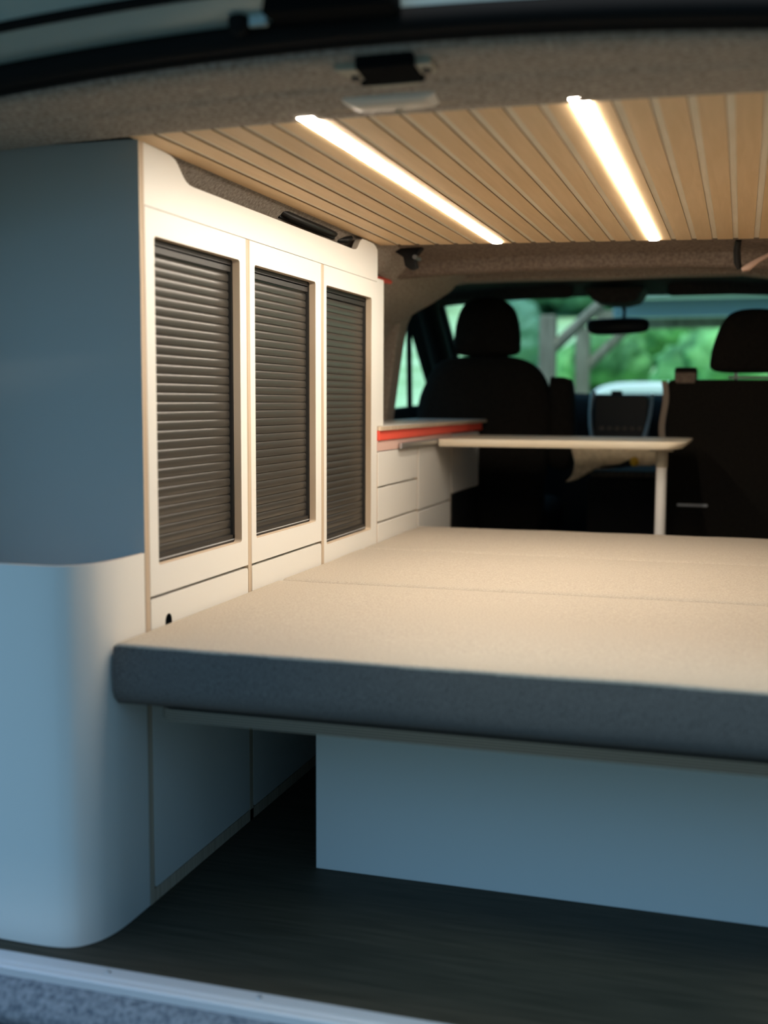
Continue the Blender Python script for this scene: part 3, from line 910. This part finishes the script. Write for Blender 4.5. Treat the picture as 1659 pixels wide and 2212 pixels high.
obj('headrest_bar', tube([(-0.045, 4.09, 0.922), (0.13, 4.09, 0.922)], 0.0045, 8), 'silver', ps, smooth=True)
obj('seat_cushion', box(-0.24, 0.36, 4.15, 4.65, 0.30, 0.45), 'seat', ps, bevel=0.05, seg=4)
obj('seat_base', box(-0.22, 0.34, 4.14, 4.60, 0.0, 0.30), 'black', ps, bevel=0.01)
obj('back_pocket_edge', box(-0.20, -0.10, 4.074, 4.082, 0.482, 0.490), 'alu', ps)
tag(obj('seat_belt', thick_grid([[(-0.243 + 0.006 * math.sin(k * 0.7) - w, 4.06 + 0.002 * k, 0.91 - 0.024 * k) for w in (0.0, 0.020)] for k in range(14)], (0, 0.004, 0)), 'belt', smooth=True),
    'beige seat belt strap hanging at the edge of the double passenger seat', 'seat belt')

da = thing('dashboard', 'black dashboard with upright centre screen and silver side trims', 'dashboard', (XC, 5.3, 0.5))
rows = []
for (y, z) in ((5.05, 0.10), (5.02, 0.55), (5.05, 0.74), (5.12, 0.840), (5.22, 0.872), (5.40, 0.870), (5.56, 0.840), (5.60, 0.10)):
    rows.append([(x, y, z + (0.02 * math.exp(-((x + 0.95) / 0.2) ** 2) if z > 0.7 else 0)) for x in [-1.33 + 1.72 * i / 30 for i in range(31)]])
obj('body', thick_grid(rows, (0, 0.0, -0.03)), 'dash', da, smooth=True, angle=50)
scr = obj('screen', prism(rect(-0.590, -0.368, 0.50, 0.868, 0.018), 'y', 4.90, 4.99), 'black', da, bevel=0.006)
obj('screen_knob', box(-0.525, -0.478, 4.92, 4.95, 0.866, 0.885), 'black', scr, bevel=0.006)
bm = bmesh.new()
for k in range(6):
    box(-0.565 + k * 0.031, -0.545 + k * 0.031, 4.893, 4.90, 0.722, 0.734, bm)
obj('button_row', bm, 'felt_brown', scr)
obj('side_trim', tube([(-0.596, 4.915, 0.882), (-0.604, 4.91, 0.84), (-0.607, 4.905, 0.79), (-0.604, 4.90, 0.74), (-0.596, 4.895, 0.69)], [0.012, 0.008, 0.007, 0.008, 0.008], 8), 'silver', da, smooth=True, )
obj('side_trim', tube([(-0.356, 4.915, 0.872), (-0.356, 4.91, 0.83), (-0.361, 4.905, 0.78), (-0.371, 4.90, 0.73), (-0.381, 4.895, 0.69)], [0.007, 0.007, 0.007, 0.008, 0.008], 8), 'silver', da, smooth=True)
obj('console_foot', box(-0.60, -0.36, 4.90, 5.05, 0.05, 0.70), 'dash', da, bevel=0.01)

mr = thing('rear_view_mirror', 'black rear view mirror hanging at the windscreen', 'mirror', (-0.51, 5.0, 1.16))
mo = smooth_closed([(-0.632, 1.135), (-0.60, 1.122), (-0.51, 1.122), (-0.42, 1.128), (-0.386, 1.138), (-0.378, 1.158), (-0.384, 1.180), (-0.41, 1.190), (-0.51, 1.192), (-0.62, 1.186), (-0.638, 1.170), (-0.640, 1.150)])
obj('housing', pillow(mo, 4.985, 5.02), 'black', mr, smooth=True, angle=50)
obj('stalk', tube([(-0.487, 5.01, 1.185), (-0.487, 5.025, 1.225), (-0.495, 5.03, 1.258)], [0.010, 0.008, 0.012], 10), 'black', mr, smooth=True)
tag(obj('overhead_console', prism([(-0.615, 1.292), (-0.375, 1.288), (-0.405, 1.238), (-0.455, 1.226), (-0.530, 1.228), (-0.580, 1.240)], 'y', 4.66, 4.90), 'felt_dark', bevel=0.01),
    'brown-black overhead console above the rear view mirror', 'console')
def visor(x0, x1, label):
    t = thing('sun_visor', label, 'sun visor', ((x0 + x1) / 2, 4.8, 1.29), 'sun visors')
    o = rect(x0, x1, 1.262, 1.325, 0.02)
    obj('pad', pillow(o, 4.79, 4.815), 'felt_dark', t, smooth=True, angle=50)
    obj('edge_piping', tube([(a, 4.797, b) for a, b in o] + [(o[0][0], 4.797, o[0][1])], 0.0022, 6, caps=False), 'black', t, smooth=True)
visor(-1.235, -0.675, 'dark sun visor over the driver seat')
visor(-0.295, 0.265, 'dark sun visor over the double passenger seat')

cb = thing('console_box', 'dark box between the front seats under a beige cloth', 'console', (-0.40, 4.3, 0))
obj('body', box(-0.53, -0.27, 4.225, 4.70, 0.0, 0.565), 'dash', cb, bevel=0.01)
obj('lid', box(-0.52, -0.28, 4.222, 4.70, 0.566, 0.590), 'felt_dark', cb, bevel=0.006)
out = [(-0.575, 0.690), (-0.45, 0.692), (-0.30, 0.690), (-0.272, 0.665), (-0.280, 0.618), (-0.36, 0.612), (-0.44, 0.600), (-0.505, 0.597), (-0.530, 0.578), (-0.555, 0.560), (-0.600, 0.548), (-0.575, 0.575), (-0.568, 0.62)]
rows = []
oo = smooth_closed(out, 3)
b = pillow(oo, 4.150, 4.195)
for v in b.verts:
    v.co.y += 0.010 * math.sin(v.co.x * 55 + v.co.z * 30) + 0.006 * mnoise.noise(v.co * 30)
tag(obj('folded_cloth', b, 'cloth', smooth=True, angle=70), 'crumpled beige cloth bundle visible below the folding table', 'cloth')
tc = thing('torch', 'black rod with a round yellow end lying before the beige cloth', 'torch', (-0.40, 4.15, 0.62))
obj('rod', tube([(-0.470, 4.124, 0.606), (-0.40, 4.12, 0.614), (-0.365, 4.115, 0.626)], [0.004, 0.007, 0.013], 12), 'black', tc, smooth=True)
obj('yellow_cap', sphere((-0.352, 4.112, 0.630), 0.0165, (1, 1, 1)), 'yellow', tc, smooth=True)

# ================================================================== OUTSIDE, BEYOND THE WINDSCREEN
fr = thing('timber_shelter', 'open timber shelter of braced posts with a pale sheet roof in front of the van', 'shelter', (-1.2, 9.5, GZ))
P1, P2 = (-1.45, 9.0), (-1.39, 10.6)
for (x, y, r, zt) in ((-1.45, 9.0, 0.062, 1.50), (-1.415, 10.8, 0.062, 1.52), (1.7, 9.0, 0.062, 1.50), (2.0, 10.8, 0.062, 1.52)):
    obj('post', box(x - r, x + r, y - r, y + r, GZ, zt), 'post_wood', fr, bevel=0.01)
obj('brace', tube([(-1.42, 9.0, 1.24), (-1.05, 9.0, 1.58)], 0.045, 8), 'post_wood', fr, smooth=True)
obj('brace', tube([(-1.40, 10.8, 1.13), (-1.02, 10.8, 1.50)], 0.045, 8), 'post_wood', fr, smooth=True)
obj('beam', box(-0.95, 3.2, 8.93, 9.07, 1.47, 1.60), 'roof_sheet', fr, bevel=0.01)
obj('beam', box(-1.30, 3.2, 10.73, 10.87, 1.50, 1.66), 'post_wood', fr, bevel=0.01)
obj('roof_sheet', prism([(8.75, 1.615), (11.3, 1.735), (11.3, 1.77), (8.75, 1.65)], 'x', -0.95, 3.4), 'roof_sheet', fr)

car = thing('parked_car', 'white car roof showing above the dashboard beyond the shelter posts', 'car', (0.4, 11.6, GZ))
cy = 14.2
roofp = [(-1.95, 0.10), (-1.90, 0.42), (-1.72, 0.60), (-1.50, 0.93), (-1.30, 1.035), (-0.9, 1.06), (0.2, 1.045), (0.75, 0.99), (1.3, 0.62), (2.1, 0.48), (2.25, 0.30), (2.25, -0.25), (-1.95, -0.25)]
obj('body', prism([(x - 0.15, z) for x, z in smooth_closed(roofp, 3)], 'y', cy - 0.8, cy + 0.8), 'car_paint', car, bevel=0.06, seg=3)
obj('side_window', prism(rect(-1.45, 0.55, 0.62, 0.93, 0.08), 'y', cy - 0.812, cy - 0.803), 'car_glass', car)
for x in (-1.35, 1.35):
    for y in (cy - 0.72, cy + 0.72):
        obj('wheel', tube([(x, y - 0.10, GZ + 0.33 + 0.45), (x, y + 0.10, GZ + 0.33 + 0.45)], 0.32, 24), 'rubber', car, smooth=True)

def blob(cx, cy_, cz, r, sc, bm, seed):
    res = bmesh.ops.create_icosphere(bm, subdivisions=4, radius=1.0)
    for v in res['verts']:
        n = v.co.normalized()
        d = 1 + 0.22 * mnoise.noise(n * 2.2 + Vector((seed, 0, 0))) + 0.16 * mnoise.noise(n * 6 + Vector((seed, 5, 0))) + 0.12 * mnoise.noise(n * 14 + Vector((0, seed, 0)))
        v.co = Vector((cx + n.x * d * r * sc[0], cy_ + n.y * d * r * sc[1], cz + n.z * d * r * sc[2]))

def hill_z(y):
    return GZ + max(0, y - 9) * 0.165

def bush(x, y, r, h, label, m, group, cat='bush'):
    z = hill_z(y)
    t = thing('bush' if cat == 'bush' else 'tree', label, cat, (x, y, z), group)
    bm = bmesh.new()
    for k in range(7):
        a = k * 2.4
        blob(x + 0.5 * r * math.cos(a), y + 0.4 * r * math.sin(a), z + h * (0.35 + 0.09 * (k % 4)), r * 0.62, (1, 1, 0.9 * h / (2 * r) + 0.3), bm, k + x * 3)
    obj('foliage', bm, m, t, smooth=True, angle=180)
    obj('trunk', tube([(x, y, z - 0.2), (x, y, z + h * 0.5)], [0.07, 0.04], 8), 'bark', t, smooth=True)
G = 'bushes on the slope beyond the shelter'
bush(-0.35, 17.2, 0.80, 1.15, 'bright green bush behind the right edge of the rear view mirror', 'leaf', G)
bush(-2.15, 18.4, 0.72, 0.95, 'green bush just below the rear view mirror', 'leaf', G)
bush(-1.25, 22.0, 0.85, 1.25, 'green bush farther back, between two nearer bushes under the mirror', 'leaf', G)
bush(1.60, 18.2, 0.80, 1.30, 'bright green bush partly behind the passenger headrest', 'leaf', G)
bush(-4.3, 21.5, 0.75, 1.2, 'grey-green bush between the two shelter posts', 'leaf_dark', G)
G = 'trees far up the slope'
bush(0.2, 30.0, 2.2, 3.0, 'teal green tree above the bushes, behind the passenger seat', 'leaf_dark', G, 'tree')
bush(-4.9, 31.5, 2.1, 2.9, 'teal green tree above the rear view mirror', 'leaf_dark', G, 'tree')
bush(-10.4, 33.0, 2.0, 2.6, 'pale teal tree behind the driver headrest', 'leaf_dark', G, 'tree')
bush(-13.5, 22.0, 1.5, 2.6, 'green tree seen through the left cab window', 'leaf', G, 'tree')
